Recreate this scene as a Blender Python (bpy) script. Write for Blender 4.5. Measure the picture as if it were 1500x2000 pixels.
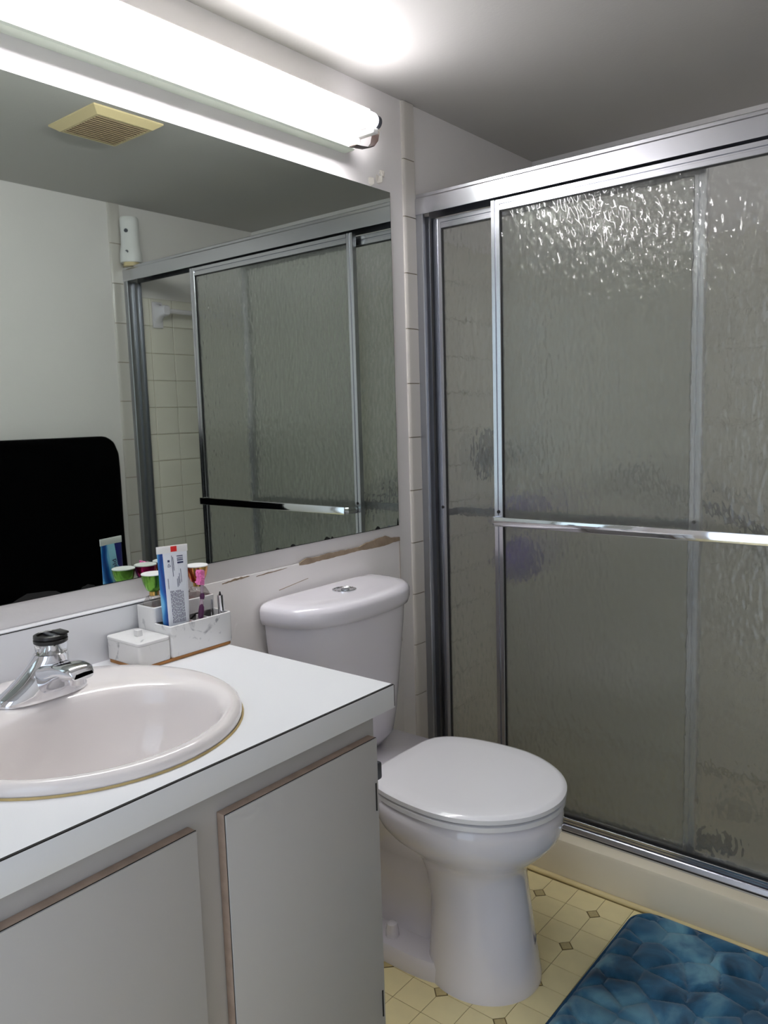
import bpy, bmesh, math, random
import numpy as np
from mathutils import Vector, Matrix
random.seed(7); rng = np.random.default_rng(7)
for o in list(bpy.data.objects): bpy.data.objects.remove(o, do_unlink=True)
sc = bpy.context.scene; COL = sc.collection
PI = math.pi

# ---------------------------------------------------------------- camera
cam_d = bpy.data.cameras.new('camera'); cam = bpy.data.objects.new('camera', cam_d); COL.objects.link(cam)
cam_d.sensor_fit = 'VERTICAL'; cam_d.sensor_height = 24.0; cam_d.lens = 24.0*1548.06/2000; cam_d.clip_start = .02
CR = Vector((0.77582191, 0.63025803, -0.02958349)); CU = Vector((-0.05306374, 0.11189667, 0.99230206)); CF = Vector((-0.62871664, 0.76827986, -0.12025574))
M = Matrix((CR, CU, -CF)).transposed().to_4x4(); M.translation = (1.38108, -1.80735, 1.24497)
cam.matrix_world = M
sc.camera = cam

# ---------------------------------------------------------------- world (daylight of the next room, enters by the doorway) and exposure
w = bpy.data.worlds.new('world'); sc.world = w; w.use_nodes = True
bg = w.node_tree.nodes['Background']; bg.inputs[0].default_value = (.74, .85, 1.0, 1); bg.inputs[1].default_value = 2.1
sc.view_settings.view_transform = 'Standard'; sc.view_settings.look = 'None'; sc.view_settings.gamma = 1.0
sc.view_settings.use_curve_mapping = False; sc.view_settings.exposure = 0.0
TUBE_STRENGTH = 50.0

# ---------------------------------------------------------------- dimensions
W = 1.449; ZC = 2.096; YB = .74; YN = -2.40; T = .1524
ZCT = .793; YC = -.797

# ---------------------------------------------------------------- helpers
def lin(c): return tuple(((v/255)/12.92 if v/255 <= .04045 else ((v/255+.055)/1.055)**2.4) for v in c)
def mat(name, rgb, rough=.5, metal=0., bump=0., bscale=60., var=0., vscale=6., coat=0., trans=0., ior=1.45, sheen=0., emit=None, spec=.5, rgb2=None, stretch=None):
    m = bpy.data.materials.new(name); m.use_nodes = True; nt = m.node_tree; b = nt.nodes['Principled BSDF']
    c = lin(rgb)
    b.inputs['Base Color'].default_value = (*c, 1); b.inputs['Roughness'].default_value = rough; b.inputs['Metallic'].default_value = metal
    b.inputs['Coat Weight'].default_value = coat; b.inputs['Coat Roughness'].default_value = .05
    b.inputs['Transmission Weight'].default_value = trans; b.inputs['IOR'].default_value = ior; b.inputs['Sheen Weight'].default_value = sheen
    b.inputs['Specular IOR Level'].default_value = spec
    if emit: b.inputs['Emission Color'].default_value = (*emit[0], 1); b.inputs['Emission Strength'].default_value = emit[1]
    tc = nt.nodes.new('ShaderNodeTexCoord'); vec = tc.outputs['Object']
    if stretch:
        mp = nt.nodes.new('ShaderNodeMapping'); mp.inputs['Scale'].default_value = stretch; nt.links.new(vec, mp.inputs[0]); vec = mp.outputs[0]
    if var > 0 or rgb2:
        n = nt.nodes.new('ShaderNodeTexNoise'); n.inputs['Scale'].default_value = vscale; n.inputs['Detail'].default_value = 5; nt.links.new(vec, n.inputs['Vector'])
        r = nt.nodes.new('ShaderNodeValToRGB'); c2 = lin(rgb2) if rgb2 else tuple(max(0, v*(1-var)) for v in c)
        r.color_ramp.elements[0].position = .35; r.color_ramp.elements[1].position = .65
        r.color_ramp.elements[0].color = (*c2, 1); r.color_ramp.elements[1].color = (*c, 1)
        nt.links.new(n.outputs['Fac'], r.inputs[0]); nt.links.new(r.outputs[0], b.inputs['Base Color'])
    if bump > 0:
        n = nt.nodes.new('ShaderNodeTexNoise'); n.inputs['Scale'].default_value = bscale; n.inputs['Detail'].default_value = 3; nt.links.new(vec, n.inputs['Vector'])
        bp = nt.nodes.new('ShaderNodeBump'); bp.inputs['Strength'].default_value = bump; bp.inputs['Distance'].default_value = .002
        nt.links.new(n.outputs['Fac'], bp.inputs['Height']); nt.links.new(bp.outputs[0], b.inputs['Normal'])
    return m

ORG = {}   # world origin of every object
def anchor(name, loc, label=None, cat=None, group=None, kind=None, rot=None):
    o = bpy.data.objects.new(name, None); COL.objects.link(o); o.location = loc; ORG[o] = Vector(loc); o.empty_display_size = .02
    tag(o, label, cat, group, kind); return o
def tag(o, label=None, cat=None, group=None, kind=None):
    if label: o['label'] = label
    if cat: o['category'] = cat
    if group: o['group'] = group
    if kind: o['kind'] = kind
    return o
def obj(name, bm, m, parent=None, smooth=True, label=None, cat=None, group=None, kind=None, angle=40):
    """link a bmesh (in world coordinates) as one object under its thing"""
    if parent is not None: org = ORG[parent]
    else:
        xs = [v.co for v in bm.verts]
        lo = Vector([min(c[i] for c in xs) for i in range(3)]); hi = Vector([max(c[i] for c in xs) for i in range(3)])
        org = Vector(((lo.x+hi.x)/2, (lo.y+hi.y)/2, lo.z))
    for v in bm.verts: v.co -= org
    bmesh.ops.recalc_face_normals(bm, faces=bm.faces)
    me = bpy.data.meshes.new(name); bm.to_mesh(me); bm.free()
    if m is not None: me.materials.append(m)
    if smooth:
        for p in me.polygons: p.use_smooth = True
        me.set_sharp_from_angle(angle=math.radians(angle))
    o = bpy.data.objects.new(name, me); COL.objects.link(o); ORG[o] = org
    if parent is not None: o.parent = parent
    else: o.location = org
    tag(o, label, cat, group, kind); return o
def inst(src, name, parent, world):
    """a linked copy of a piece whose origin sits at world"""
    o = bpy.data.objects.new(name, src); COL.objects.link(o); o.parent = parent; o.location = Vector(world)-ORG[parent]; ORG[o] = Vector(world); return o
def box(bm, x0, x1, y0, y1, z0, z1, bev=0., seg=2):
    r = bmesh.ops.create_cube(bm, size=1.0); vs = r['verts']
    for v in vs: v.co = Vector(((x0+x1)/2+v.co.x*(x1-x0), (y0+y1)/2+v.co.y*(y1-y0), (z0+z1)/2+v.co.z*(z1-z0)))
    if bev > 0:
        es = {e for v in vs for e in v.link_edges}
        bmesh.ops.bevel(bm, geom=list(es), offset=bev, segments=seg, profile=.5, affect='EDGES')
    return bm
def B(*a, **k): return box(bmesh.new(), *a, **k)
def loft(rings, bm=None, cap0=True, cap1=True):
    bm = bm or bmesh.new(); R = [[bm.verts.new(p) for p in r] for r in rings]; n = len(rings[0])
    for a, b in zip(R[:-1], R[1:]):
        for i in range(n): bm.faces.new((a[i], a[(i+1) % n], b[(i+1) % n], b[i]))
    if cap0: bm.faces.new(R[0][::-1])
    if cap1: bm.faces.new(R[-1])
    return bm
def tube(pts, r, bm=None, n=12, cap=True, flat=None):
    """sweep a circle (or a flat strap: flat=(a,b,axis)) along points"""
    pts = [Vector(p) for p in pts]; rings = []
    for i, p in enumerate(pts):
        d = (pts[min(i+1, len(pts)-1)]-pts[max(i-1, 0)]).normalized()
        if flat: s = Vector(flat[2]); s = (s-d*s.dot(d)).normalized(); ra, rb = flat[0], flat[1]
        else:
            s = d.cross(Vector((0, 0, 1))); s = s.normalized() if s.length > .05 else d.cross(Vector((1, 0, 0))).normalized(); ra = rb = (r[i] if isinstance(r, (list, tuple)) else r)
        t = d.cross(s)
        rings.append([p+s*ra*math.cos(2*PI*k/n)+t*rb*math.sin(2*PI*k/n) for k in range(n)])
    return loft(rings, bm, cap, cap)
def lathe(prof, c, axis='z', n=32, bm=None):
    rings = []
    for r, h in prof:
        ring = []
        for k in range(n):
            a = 2*PI*k/n; u, v = r*math.cos(a), r*math.sin(a)
            p = {'z': (u, v, h), 'x': (h, u, v), 'y': (u, h, v)}[axis]
            ring.append(Vector(p)+Vector(c))
        rings.append(ring)
    return loft(rings, bm)
def sup(cx, cy, a, b, z, n=48, e=2.0):
    out = []
    for k in range(n):
        t = 2*PI*k/n; c, s = math.cos(t), math.sin(t)
        out.append((cx+a*math.copysign(abs(c)**(2/e), c), cy+b*math.copysign(abs(s)**(2/e), s), z))
    return out
def poly_prism(pts2, f0, f1, bm=None):
    """pts2: polygon; f0/f1 map a 2D point to 3D on either side"""
    return loft([[f0(*p) for p in pts2], [f1(*p) for p in pts2]], bm)
def plate_x(pts, x0, x1, bm=None): return poly_prism(pts, lambda y, z: (x0, y, z), lambda y, z: (x1, y, z), bm)

# ---------------------------------------------------------------- materials
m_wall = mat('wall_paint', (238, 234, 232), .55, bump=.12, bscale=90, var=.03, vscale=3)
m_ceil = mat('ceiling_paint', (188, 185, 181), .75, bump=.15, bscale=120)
m_tile = mat('tile_glaze', (242, 238, 226), .22, coat=.3, bump=.05, bscale=25, var=.04, vscale=5)
m_trimtile = mat('trim_tile_glaze', (208, 203, 196), .25, coat=.3, bump=.1, bscale=40)
m_grout = mat('grout', (196, 188, 168), .9)
m_tgrout = mat('trim_grout', (150, 140, 124), .9)
m_floor = mat('vinyl_joint', (150, 130, 80), .7)
m_vinyl = mat('cream_vinyl', (250, 235, 182), .42, var=.07, vscale=14, bump=.06, bscale=200)
m_diam = mat('tan_vinyl_inset', (206, 188, 134), .45, var=.12, vscale=120)
m_diamedge = mat('brown_vinyl_line', (128, 110, 66), .5)
m_china = mat('white_china', (236, 232, 238), .08, coat=.5, spec=.5)
m_sink = mat('sink_china', (238, 232, 230), .12, coat=.5)
m_seat = mat('seat_plastic', (238, 237, 240), .16, coat=.3)
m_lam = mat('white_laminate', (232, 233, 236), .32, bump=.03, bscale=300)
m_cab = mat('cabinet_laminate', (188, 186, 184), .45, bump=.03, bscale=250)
m_dark = mat('dark_seam', (30, 28, 27), .8)
m_tan = mat('worn_wood_edge', (176, 154, 138), .6, var=.2, vscale=40)
m_alu = mat('bright_aluminium', (205, 206, 212), .24, 1.0, bump=.02, bscale=60)
m_alu2 = mat('satin_aluminium', (172, 174, 180), .34, 1.0)
m_chrome = mat('chrome', (225, 226, 230), .06, 1.0)
m_gasket = mat('black_gasket', (18, 18, 18), .6)
m_curb = mat('cream_shower_base', (226, 216, 192), .3, coat=.2, var=.03, vscale=6)
m_caulk = mat('yellowed_caulk', (214, 190, 132), .6, var=.25, vscale=30)
m_tear = mat('torn_drywall', (166, 146, 124), .95, var=.25, vscale=40, bump=.5, bscale=150)
m_flake = mat('paint_flake', (226, 220, 210), .7)
m_black = mat('black_terry', (7, 7, 8), 1.0, bump=.6, bscale=500, sheen=.0, spec=.1)
m_white = mat('white_plastic', (232, 232, 230), .35)
m_beigep = mat('aged_beige_plastic', (212, 194, 150), .5)
m_slat = mat('dusty_beige_slat', (160, 140, 112), .55)
m_brownmetal = mat('dark_brown_strap', (48, 34, 30), .45, .2)
m_enamel = mat('fixture_enamel', (230, 236, 222), .4)
m_wood = mat('caddy_wood', (176, 122, 66), .5, var=.25, vscale=60, stretch=(1, .1, 1))
m_dblack = mat('black_knob_plastic', (34, 33, 33), .35)
m_clear = mat('clear_acrylic', (246, 246, 246), .03, trans=1.0, ior=1.45)
def thin_clear(name):
    m = mat(name, (255, 255, 255), .03); nt = m.node_tree; L = nt.links.new; out = [q for q in nt.nodes if q.type == 'OUTPUT_MATERIAL'][0]
    lw = nt.nodes.new('ShaderNodeLayerWeight'); lw.inputs[0].default_value = .35; tp = nt.nodes.new('ShaderNodeBsdfTransparent'); tp.inputs[0].default_value = (.95, .93, .92, 1)
    gl = nt.nodes.new('ShaderNodeBsdfGlossy'); gl.inputs['Roughness'].default_value = .04; k = nt.nodes.new('ShaderNodeMixShader')
    L(lw.outputs['Facing'], k.inputs[0]); L(tp.outputs[0], k.inputs[1]); L(gl.outputs[0], k.inputs[2]); L(k.outputs[0], out.inputs[0]); return m
m_bglass = thin_clear('bottle_glass')
m_gold = mat('gold_collar', (196, 160, 92), .2, 1.0)
m_purple = mat('purple_mesh', (88, 54, 178), .9, bump=.5, bscale=200)
m_greymetal = mat('dull_grey_metal', (96, 98, 104), .4, .8)
m_mirror = mat('mirror_silver', (208, 216, 209), .015, 1.0)
m_desilver = mat('mirror_black_edge', (16, 16, 15), .7)
def marble():
    m = mat('marble_look_resin', (232, 231, 230), .3); nt = m.node_tree; b = nt.nodes['Principled BSDF']
    tc = nt.nodes.new('ShaderNodeTexCoord'); n = nt.nodes.new('ShaderNodeTexNoise'); n.inputs['Scale'].default_value = 22; n.inputs['Detail'].default_value = 8; n.inputs['Distortion'].default_value = 1.6
    r = nt.nodes.new('ShaderNodeValToRGB'); e = r.color_ramp.elements; e[0].position = .30; e[0].color = (*lin((168, 168, 170)), 1); e[1].position = .40; e[1].color = (*lin((232, 231, 230)), 1)
    nt.links.new(tc.outputs['Object'], n.inputs['Vector']); nt.links.new(n.outputs['Fac'], r.inputs[0]); nt.links.new(r.outputs[0], b.inputs['Base Color']); return m
m_marble = marble()
def obscure_glass():
    """patterned sheet glass: mostly bent light, some scattered, a little passing straight through"""
    m = mat('obscure_shower_glass', (236, 238, 234), .06, trans=1.0, ior=1.45); nt = m.node_tree; b = nt.nodes['Principled BSDF']
    tc = nt.nodes.new('ShaderNodeTexCoord'); mp = nt.nodes.new('ShaderNodeMapping'); mp.inputs['Scale'].default_value = (1.0, 1.0, .5)
    v = nt.nodes.new('ShaderNodeTexVoronoi'); v.feature = 'SMOOTH_F1'; v.inputs['Scale'].default_value = 88; v.inputs['Smoothness'].default_value = .6
    n = nt.nodes.new('ShaderNodeTexNoise'); n.inputs['Scale'].default_value = 60; n.inputs['Detail'].default_value = 1
    ad = nt.nodes.new('ShaderNodeMath'); ad.operation = 'ADD'
    bp = nt.nodes.new('ShaderNodeBump'); bp.inputs['Strength'].default_value = .42; bp.inputs['Distance'].default_value = .004
    tl = nt.nodes.new('ShaderNodeBsdfTranslucent'); tl.inputs[0].default_value = (.86, .86, .84, 1)
    df = nt.nodes.new('ShaderNodeBsdfDiffuse'); df.inputs[0].default_value = (.86, .86, .85, 1)
    tp = nt.nodes.new('ShaderNodeBsdfTransparent'); tp.inputs[0].default_value = (.95, .955, .94, 1)
    L = nt.links.new; L(tc.outputs['Object'], mp.inputs[0]); L(mp.outputs[0], v.inputs['Vector']); L(mp.outputs[0], n.inputs['Vector'])
    L(v.outputs['Distance'], ad.inputs[0]); L(n.outputs['Fac'], ad.inputs[1]); L(ad.outputs[0], bp.inputs['Height']); L(bp.outputs[0], b.inputs['Normal'])
    def mx(f, x, y):
        k = nt.nodes.new('ShaderNodeMixShader'); k.inputs[0].default_value = f; L(x, k.inputs[1]); L(y, k.inputs[2]); return k.outputs[0]
    out = [q for q in nt.nodes if q.type == 'OUTPUT_MATERIAL'][0]
    sc_ = mx(.35, tl.outputs[0], df.outputs[0])
    L(mx(.19, mx(.13, b.outputs[0], sc_), tp.outputs[0]), out.inputs[0]); return m
m_oglass = obscure_glass()
m_tube = mat('fluorescent_glow', (255, 255, 255), .3, emit=((.975, .955, 1.0), TUBE_STRENGTH))
def metallic_cap(name, a, b_): return mat(name, a, .18, .75, rgb2=b_, vscale=28)

# ================================================================ the setting
floor = obj('floor', B(0, W, YN, .02, -.06, -.0012), m_floor, kind='structure')
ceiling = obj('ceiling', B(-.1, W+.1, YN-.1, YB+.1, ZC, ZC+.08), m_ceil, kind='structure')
wall_left = obj('wall_left', B(-.1, 0, YN-.1, YB+.1, -.06, ZC), m_wall, kind='structure')
wall_right = obj('wall_right', B(W, W+.1, YN-.1, YB+.1, -.06, ZC), m_wall, kind='structure')
wall_far = obj('wall_far', B(0, W, YB, YB+.1, -.06, ZC), m_wall, kind='structure')
bm = B(0, .62, YN-.1, YN, -.06, ZC); box(bm, 1.36, W, YN-.1, YN, -.06, ZC); box(bm, .62, 1.36, YN-.1, YN, 2.0, ZC)
wall_near = obj('wall_near', bm, m_wall, kind='structure')
bm = B(.56, .62, YN-.005, YN+.012, 0, 2.06, .004); box(bm, 1.36, 1.42, YN-.005, YN+.012, 0, 2.06, .004); box(bm, .62, 1.36, YN-.005, YN+.012, 2.0, 2.06, .004)
obj('trim_3', bm, m_lam, kind='structure')

# printed vinyl squares with a small diamond on every second corner
P = .1488/2; X0 = .4495; Y0 = -.0765; D = .0180; G = .0007
def tile_pts(cx, cy):  # which corner holds a diamond (corner nodes are X0+2iP, Y0+2jP)
    return [(-P/2+G, -P/2+G+D), (-P/2+G+D, -P/2+G), (P/2-G, -P/2+G), (P/2-G, P/2-G), (-P/2+G, P/2-G)]
def prism(bm, pts, cx, cy, sx, sy, z0, z1):
    q = [(cx+sx*x, cy+sy*y) for x, y in pts]
    return loft([[(x, y, z0) for x, y in q], [(x, y, z1) for x, y in q]], bm)
tmesh = {}
for sx in (1, -1):
    for sy in (1, -1):
        bm = prism(bmesh.new(), tile_pts(0, 0), 0, 0, sx, sy, -.0012, 0); bmesh.ops.recalc_face_normals(bm, faces=bm.faces)
        me = bpy.data.meshes.new('vinyl_tile'); bm.to_mesh(me); bm.free(); me.materials.append(m_vinyl); tmesh[sx, sy] = me
bm = prism(bmesh.new(), [(-D, 0), (0, -D), (D, 0), (0, D)], 0, 0, 1, 1, -.0012, -.0002); bmesh.ops.recalc_face_normals(bm, faces=bm.faces)
k = .86
prism(bm, [(-D*k, 0), (0, -D*k), (D*k, 0), (0, D*k)], 0, 0, 1, 1, -.0012, .0002)
dmesh = bpy.data.meshes.new('diamond_inset'); bm.to_mesh(dmesh); bm.free(); dmesh.materials.append(m_diamedge); dmesh.materials.append(m_diam)
for p in dmesh.polygons: p.material_index = 1 if min(dmesh.vertices[i].co.z for i in p.vertices) > .0001 else 0
rest = bmesh.new(); restd = bmesh.new(); cells = []
for i in range(-8, 16):
    for j in range(-34, 4):
        cx, cy = X0+(i+.5)*P, Y0+(j+.5)*P
        if cx < .02 or cx > W-.02 or cy < YN+.03 or cy > -.005: continue
        sx = 1 if i % 2 == 0 else -1; sy = 1 if j % 2 == 0 else -1
        cells.append((((cx-.65)**2+(cy+.3)**2), cx, cy, sx, sy))
cells.sort()
for q, (d, cx, cy, sx, sy) in enumerate(cells):
    if q < 250: inst(tmesh[sx, sy], 'vinyl_tile', floor, (cx, cy, 0))
    else: prism(rest, tile_pts(0, 0), cx, cy, sx, sy, -.0012, 0)
for i in range(-4, 8):
    for j in range(-17, 2):
        cx, cy = X0+2*i*P, Y0+2*j*P
        if cx < .03 or cx > W-.03 or cy < YN+.03 or cy > -.02: continue
        if (cx-.65)**2+(cy+.3)**2 < .5: inst(dmesh, 'diamond_inset', floor, (cx, cy, 0))
        else: prism(restd, [(-D, 0), (0, -D), (D, 0), (0, D)], cx, cy, 1, 1, -.0012, 0)
obj('far_vinyl_tiles', rest, m_vinyl, floor, kind='stuff', smooth=False)
obj('far_diamond_insets', restd, m_diam, floor, kind='stuff', smooth=False)

# shower wall tiles, 4 1/4 inch squares up to z = 1.70
TS = .1105; TZ0 = 1.528-13*TS
def tile_mesh(kind):
    h = TS/2-.0012; t = .006
    bm = B(-t if kind == 'xr' else 0, 0 if kind == 'xr' else t, -h, h, -h, h, .0015, 1) if kind in ('xr', 'xl') else B(-h, h, -t, 0, -h, h, .0015, 1)
    me = bpy.data.meshes.new('wall_tile'); bm.to_mesh(me); bm.free(); me.materials.append(m_tile); return me
me_r, me_l, me_f = tile_mesh('xr'), tile_mesh('xl'), tile_mesh('y')
rows = [TZ0+TS*(k+.5) for k in range(15)]; cols = [.052+TS*(k+.5) for k in range(6)]
for wl, x, me in ((wall_right, W, me_r), (wall_left, 0, me_l)):
    obj('grout_bed', B(x-.0025 if x else 0, x if x else .0025, .05, YB, .05, rows[-1]+TS/2), m_grout, wl, smooth=False)
    for z in rows:
        for y in cols: inst(me, 'wall_tile', wl, (x, y, z))
obj('grout_bed', B(.0, W, YB-.0025, YB, .05, rows[-1]+TS/2), m_grout, wall_far, smooth=False)
for z in rows:
    for k in range(13): inst(me_f, 'wall_tile', wall_far, (.0055+TS*(k+.5), YB, z))

# bullnose trim columns, 6 inch pieces from floor to ceiling
def bull_mesh(s):
    prof = [(0, .0005), (.004, .001), (.0068, .004), (.0078, .009), (.008, .016), (.008, .0505), (0, .0505)]
    bm = loft([[(s*x, y, -T/2+.0014) for x, y in prof], [(s*x, y, T/2-.0014) for x, y in prof]])
    bmesh.ops.recalc_face_normals(bm, faces=bm.faces)
    me = bpy.data.meshes.new('trim_tile'); bm.to_mesh(me); bm.free(); me.materials.append(m_trimtile)
    for p in me.polygons: p.use_smooth = True
    me.set_sharp_from_angle(angle=math.radians(35)); return me
for name, x, s in (('trim_1', 0, 1), ('trim_2', W, -1)):
    me = bull_mesh(s)
    t = obj(name, B(min(x, x+s*.006), max(x, x+s*.006), .003, .05, .0, ZC), m_tgrout, kind='structure')
    for k in range(14):
        z = ZC-(k+.5)*T
        if z-T/2 > -.05: inst(me, 'trim_tile', t, (x, 0, z))

# painted panel on the lower part of the wall with its torn upper edge, and the flaking paint by the lamp
obj('wall_panel', B(0, .004, YC+.01, -.0595, 0, .892, .001), m_wall, wall_left)
obj('panel_seam', B(0, .0045, -.0600, -.0588, .60, .892), m_tan, wall_left)
def ragged(y0, y1, zc, hs, x0, x1, name, m, parent, slope=0.0, n=40, jit=.0015):
    top, bot = [], []
    for i in range(n):
        f = i/(n-1); y = y0+(y1-y0)*f; h = np.interp(f, [a for a, b in hs], [b for a, b in hs]); z = zc+slope*f
        top.append((y, z+h*.75+random.uniform(-jit, jit)*min(1, h/.004))); bot.append((y, z-h*.25+random.uniform(-jit, jit)*.5*min(1, h/.004)))
    bm = bmesh.new(); A = [[bm.verts.new((x, y, z)) for y, z in top] for x in (x0, x1)]; C = [[bm.verts.new((x, y, z)) for y, z in bot] for x in (x0, x1)]
    for i in range(n-1):
        bm.faces.new((A[1][i], A[1][i+1], C[1][i+1], C[1][i])); bm.faces.new((A[0][i], A[1][i], A[1][i+1], A[0][i+1])) if False else None
        bm.faces.new((A[0][i+1], A[1][i+1], A[1][i], A[0][i])); bm.faces.new((C[0][i], C[1][i], C[1][i+1], C[0][i+1]))
    return obj(name, bm, m, parent, smooth=False)
ragged(-.46, -.058, .889, [(0, .004), (.08, .018), (.14, .012), (.35, .013), (.55, .009), (.7, .022), (.85, .026), (.93, .012), (1, .012)], .001, .0052, 'torn_paint_edge', m_tear, wall_left, .006)
ragged(-.70, -.62, .885, [(0, .003), (.5, .005), (1, .002)], .001, .0050, 'torn_paint_edge', m_tear, wall_left, .004, 14)
ragged(-.60, -.50, .884, [(0, .001), (.5, .003), (1, .001)], .001, .0048, 'torn_paint_edge', m_tear, wall_left, .004, 14)
ragged(-.53, -.43, .838, [(0, .0015), (1, .001)], .001, .0048, 'paint_scratch', m_tear, wall_left, .012, 14, .0005)
for y, z, s in ((-.10, 1.868, .014), (-.088, 1.885, .010), (-.135, 1.857, .011)):
    pts = [(y+s*random.uniform(.5, 1)*math.cos(a), z+s*random.uniform(.5, 1.2)*math.sin(a)) for a in np.linspace(0, 2*PI, 9)[:-1]]
    bm = plate_x(pts, 0, .0012)
    for v in bm.verts:
        if v.co.y > y and v.co.x > .001: v.co.x += .005
    obj('paint_flake', bm, m_flake, wall_left, smooth=False)

# ================================================================ mirror
mir = anchor('wall_mirror', (.003, -.9, .938), 'large frameless wall mirror with chipped black edges above the vanity', 'mirror')
obj('glass', B(.0005, .005, -1.78, -.061, .938, 1.842), m_mirror, mir, smooth=False)
obj('edge', B(.0003, .0048, -.0611, -.0598, .938, 1.842), m_desilver, mir, smooth=False)
obj('edge', B(.0003, .0048, -1.78, -.0598, .9365, .938), m_desilver, mir, smooth=False)
for y, w_, h in ((-.357, .022, .007), (-.338, .010, .005), (-.478, .016, .006), (-.53, .012, .004), (-.066, .007, .02), (-.155, .020, .009), (-1.12, .09, .012), (-1.02, .03, .006), (-1.22, .05, .007)):
    pts = [(y-w_/2, .938)]+[(y-w_/2+w_*f, .938+h*(.3+.7*math.sin(PI*f))*random.uniform(.6, 1.1)) for f in (.1, .3, .5, .7, .9)]+[(y+w_/2, .938)]
    obj('desilvered_spot', plate_x(pts, .004, .0053), m_desilver, mir, smooth=False)

# ================================================================ fluorescent strip light
FL = anchor('strip_light', (0, -.85, 1.90), 'white enamel strip light with bare glowing fluorescent tube above the mirror', 'light fixture')
prof = [(0, 1.904), (.031, 1.904), (.036, 1.907), (.036, 1.917), (.031, 1.921), (.038, 1.955), (.044, 1.976), (.052, 1.9835), (.088, 1.9865), (.088, 1.9880), (.048, 1.991), (.040, 2.006), (0, 2.006)]  # unseen top flange added to keep tube light off the wall and ceiling
obj('housing', loft([[(x, -1.50, z) for x, z in prof], [(x, -.235, z) for x, z in prof]]), m_enamel, FL, angle=25)
tz = 1.965; tx = .083
obj('tube', lathe([(.012, -1.44), (.0185, -1.43), (.019, -1.42), (.019, -.232), (.0185, -.222), (.012, -.214)], (tx, 0, tz), 'y', 24), m_tube, FL)
obj('tube_end_cap', lathe([(.0165, -.216), (.0165, -.203), (.012, -.200)], (tx, 0, tz), 'y', 20), m_greymetal, FL)
bm = B(.030, .098, -.236, -.216, 1.932, 1.9455, .003); box(bm, .020, .046, -.2365, -.222, 1.915, 1.98, .003)
obj('lamp_holder', bm, m_white, FL)
sp = [(-.262, 1.905), (-.245, 1.906), (-.215, 1.910), (-.192, 1.918), (-.178, 1.933), (-.172, 1.952), (-.177, 1.972), (-.190, 1.985), (-.208, 1.988), (-.225, 1.984), (-.24, 1.982)]
obj('end_strap', tube([(.052, y, z) for y, z in sp], 0, None, 8, True, (.013, .0016, (1, 0, 0))), m_brownmetal, FL, label='dark brown curved strap at the lamp end')

# ================================================================ vanity
VAN = anchor('vanity_cabinet', (.28, -1.28, 0), 'white laminate vanity cabinet with tan-edged overlay doors beside the toilet', 'cabinet')
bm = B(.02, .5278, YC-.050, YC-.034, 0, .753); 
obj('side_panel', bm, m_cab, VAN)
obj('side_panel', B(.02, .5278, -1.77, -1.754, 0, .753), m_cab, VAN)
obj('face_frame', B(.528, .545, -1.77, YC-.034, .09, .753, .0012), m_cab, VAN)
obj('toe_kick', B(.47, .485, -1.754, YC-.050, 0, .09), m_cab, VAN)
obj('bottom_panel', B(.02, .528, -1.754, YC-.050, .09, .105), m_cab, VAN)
def vdoor(y0, y1, z0, z1):
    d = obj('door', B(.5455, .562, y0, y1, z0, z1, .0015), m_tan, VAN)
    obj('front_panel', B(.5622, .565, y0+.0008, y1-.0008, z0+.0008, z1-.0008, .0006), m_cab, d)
    obj('seam', B(.562, .5624, y0, y1, z0, z1), m_dark, d)
    return d
d = vdoor(-1.167, -.846, .12, .716)
for z in (.615, .24): obj('hinge', tube([(.5655, -.853, z-.024), (.5655, -.853, z+.024)], .0014, None, 8), m_dark, d)
d = vdoor(-1.545, -1.214, .12, .716)
CT = anchor('vanity_countertop', (.28, -1.28, .755), 'white laminate countertop with dark seam edges and low backsplash', 'countertop')
# slab with an oval cut-out for the basin
SX, SY = .275, -1.207
N = 64; ell = [(SX+.235*math.cos(2*PI*k/N), SY+.22*math.sin(2*PI*k/N)) for k in range(N)]
x0, x1, y0, y1 = .0, .5625, -1.79, YC
def to_rect(k):
    c, s = math.cos(2*PI*k/N), math.sin(2*PI*k/N); ts = []
    if c > 1e-9: ts.append((x1-SX)/c)
    if c < -1e-9: ts.append((x0-SX)/c)
    if s > 1e-9: ts.append((y1-SY)/s)
    if s < -1e-9: ts.append((y0-SY)/s)
    t = min(ts); return (SX+c*t, SY+s*t)
rect = [to_rect(k) for k in range(N)]
for cx, cy in ((x0, y0), (x0, y1), (x1, y0), (x1, y1)):
    k = min(range(N), key=lambda k: (rect[k][0]-cx)**2+(rect[k][1]-cy)**2); rect[k] = (cx, cy)
bm = bmesh.new(); zt, zb = ZCT, .757
V = [[bm.verts.new((*p, z)) for p in q] for q, z in ((ell, zb), (ell, zt), (rect, zt), (rect, zb))]
for a in range(4):
    A, C = V[a], V[(a+1) % 4]
    for k in range(N): bm.faces.new((A[k], A[(k+1) % N], C[(k+1) % N], C[k]))
obj('slab', bm, m_lam, CT, smooth=False)
obj('apron', B(.5625, .5645, -1.79, YC+.0005, .752, ZCT-.0012, .0004), m_lam, CT)
obj('edge_seam', B(.5600, .5640, -1.79, YC, ZCT-.0014, ZCT+.0002), m_dark, CT, smooth=False)
obj('edge_seam', B(.5630, .5648, YC-.0002, YC+.0012, .755, ZCT-.001), m_dark, CT, smooth=False)
obj('backsplash', B(.0, .02, -1.79, YC-.002, ZCT, .889, .001), m_lam, CT)
obj('backsplash_cap', B(-.0, .0205, -1.79, YC-.002, .8905, .893, .0006), m_lam, CT)
obj('edge_seam', B(.0005, .0202, -1.79, YC-.002, .889, .8906), m_dark, CT, smooth=False)

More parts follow.
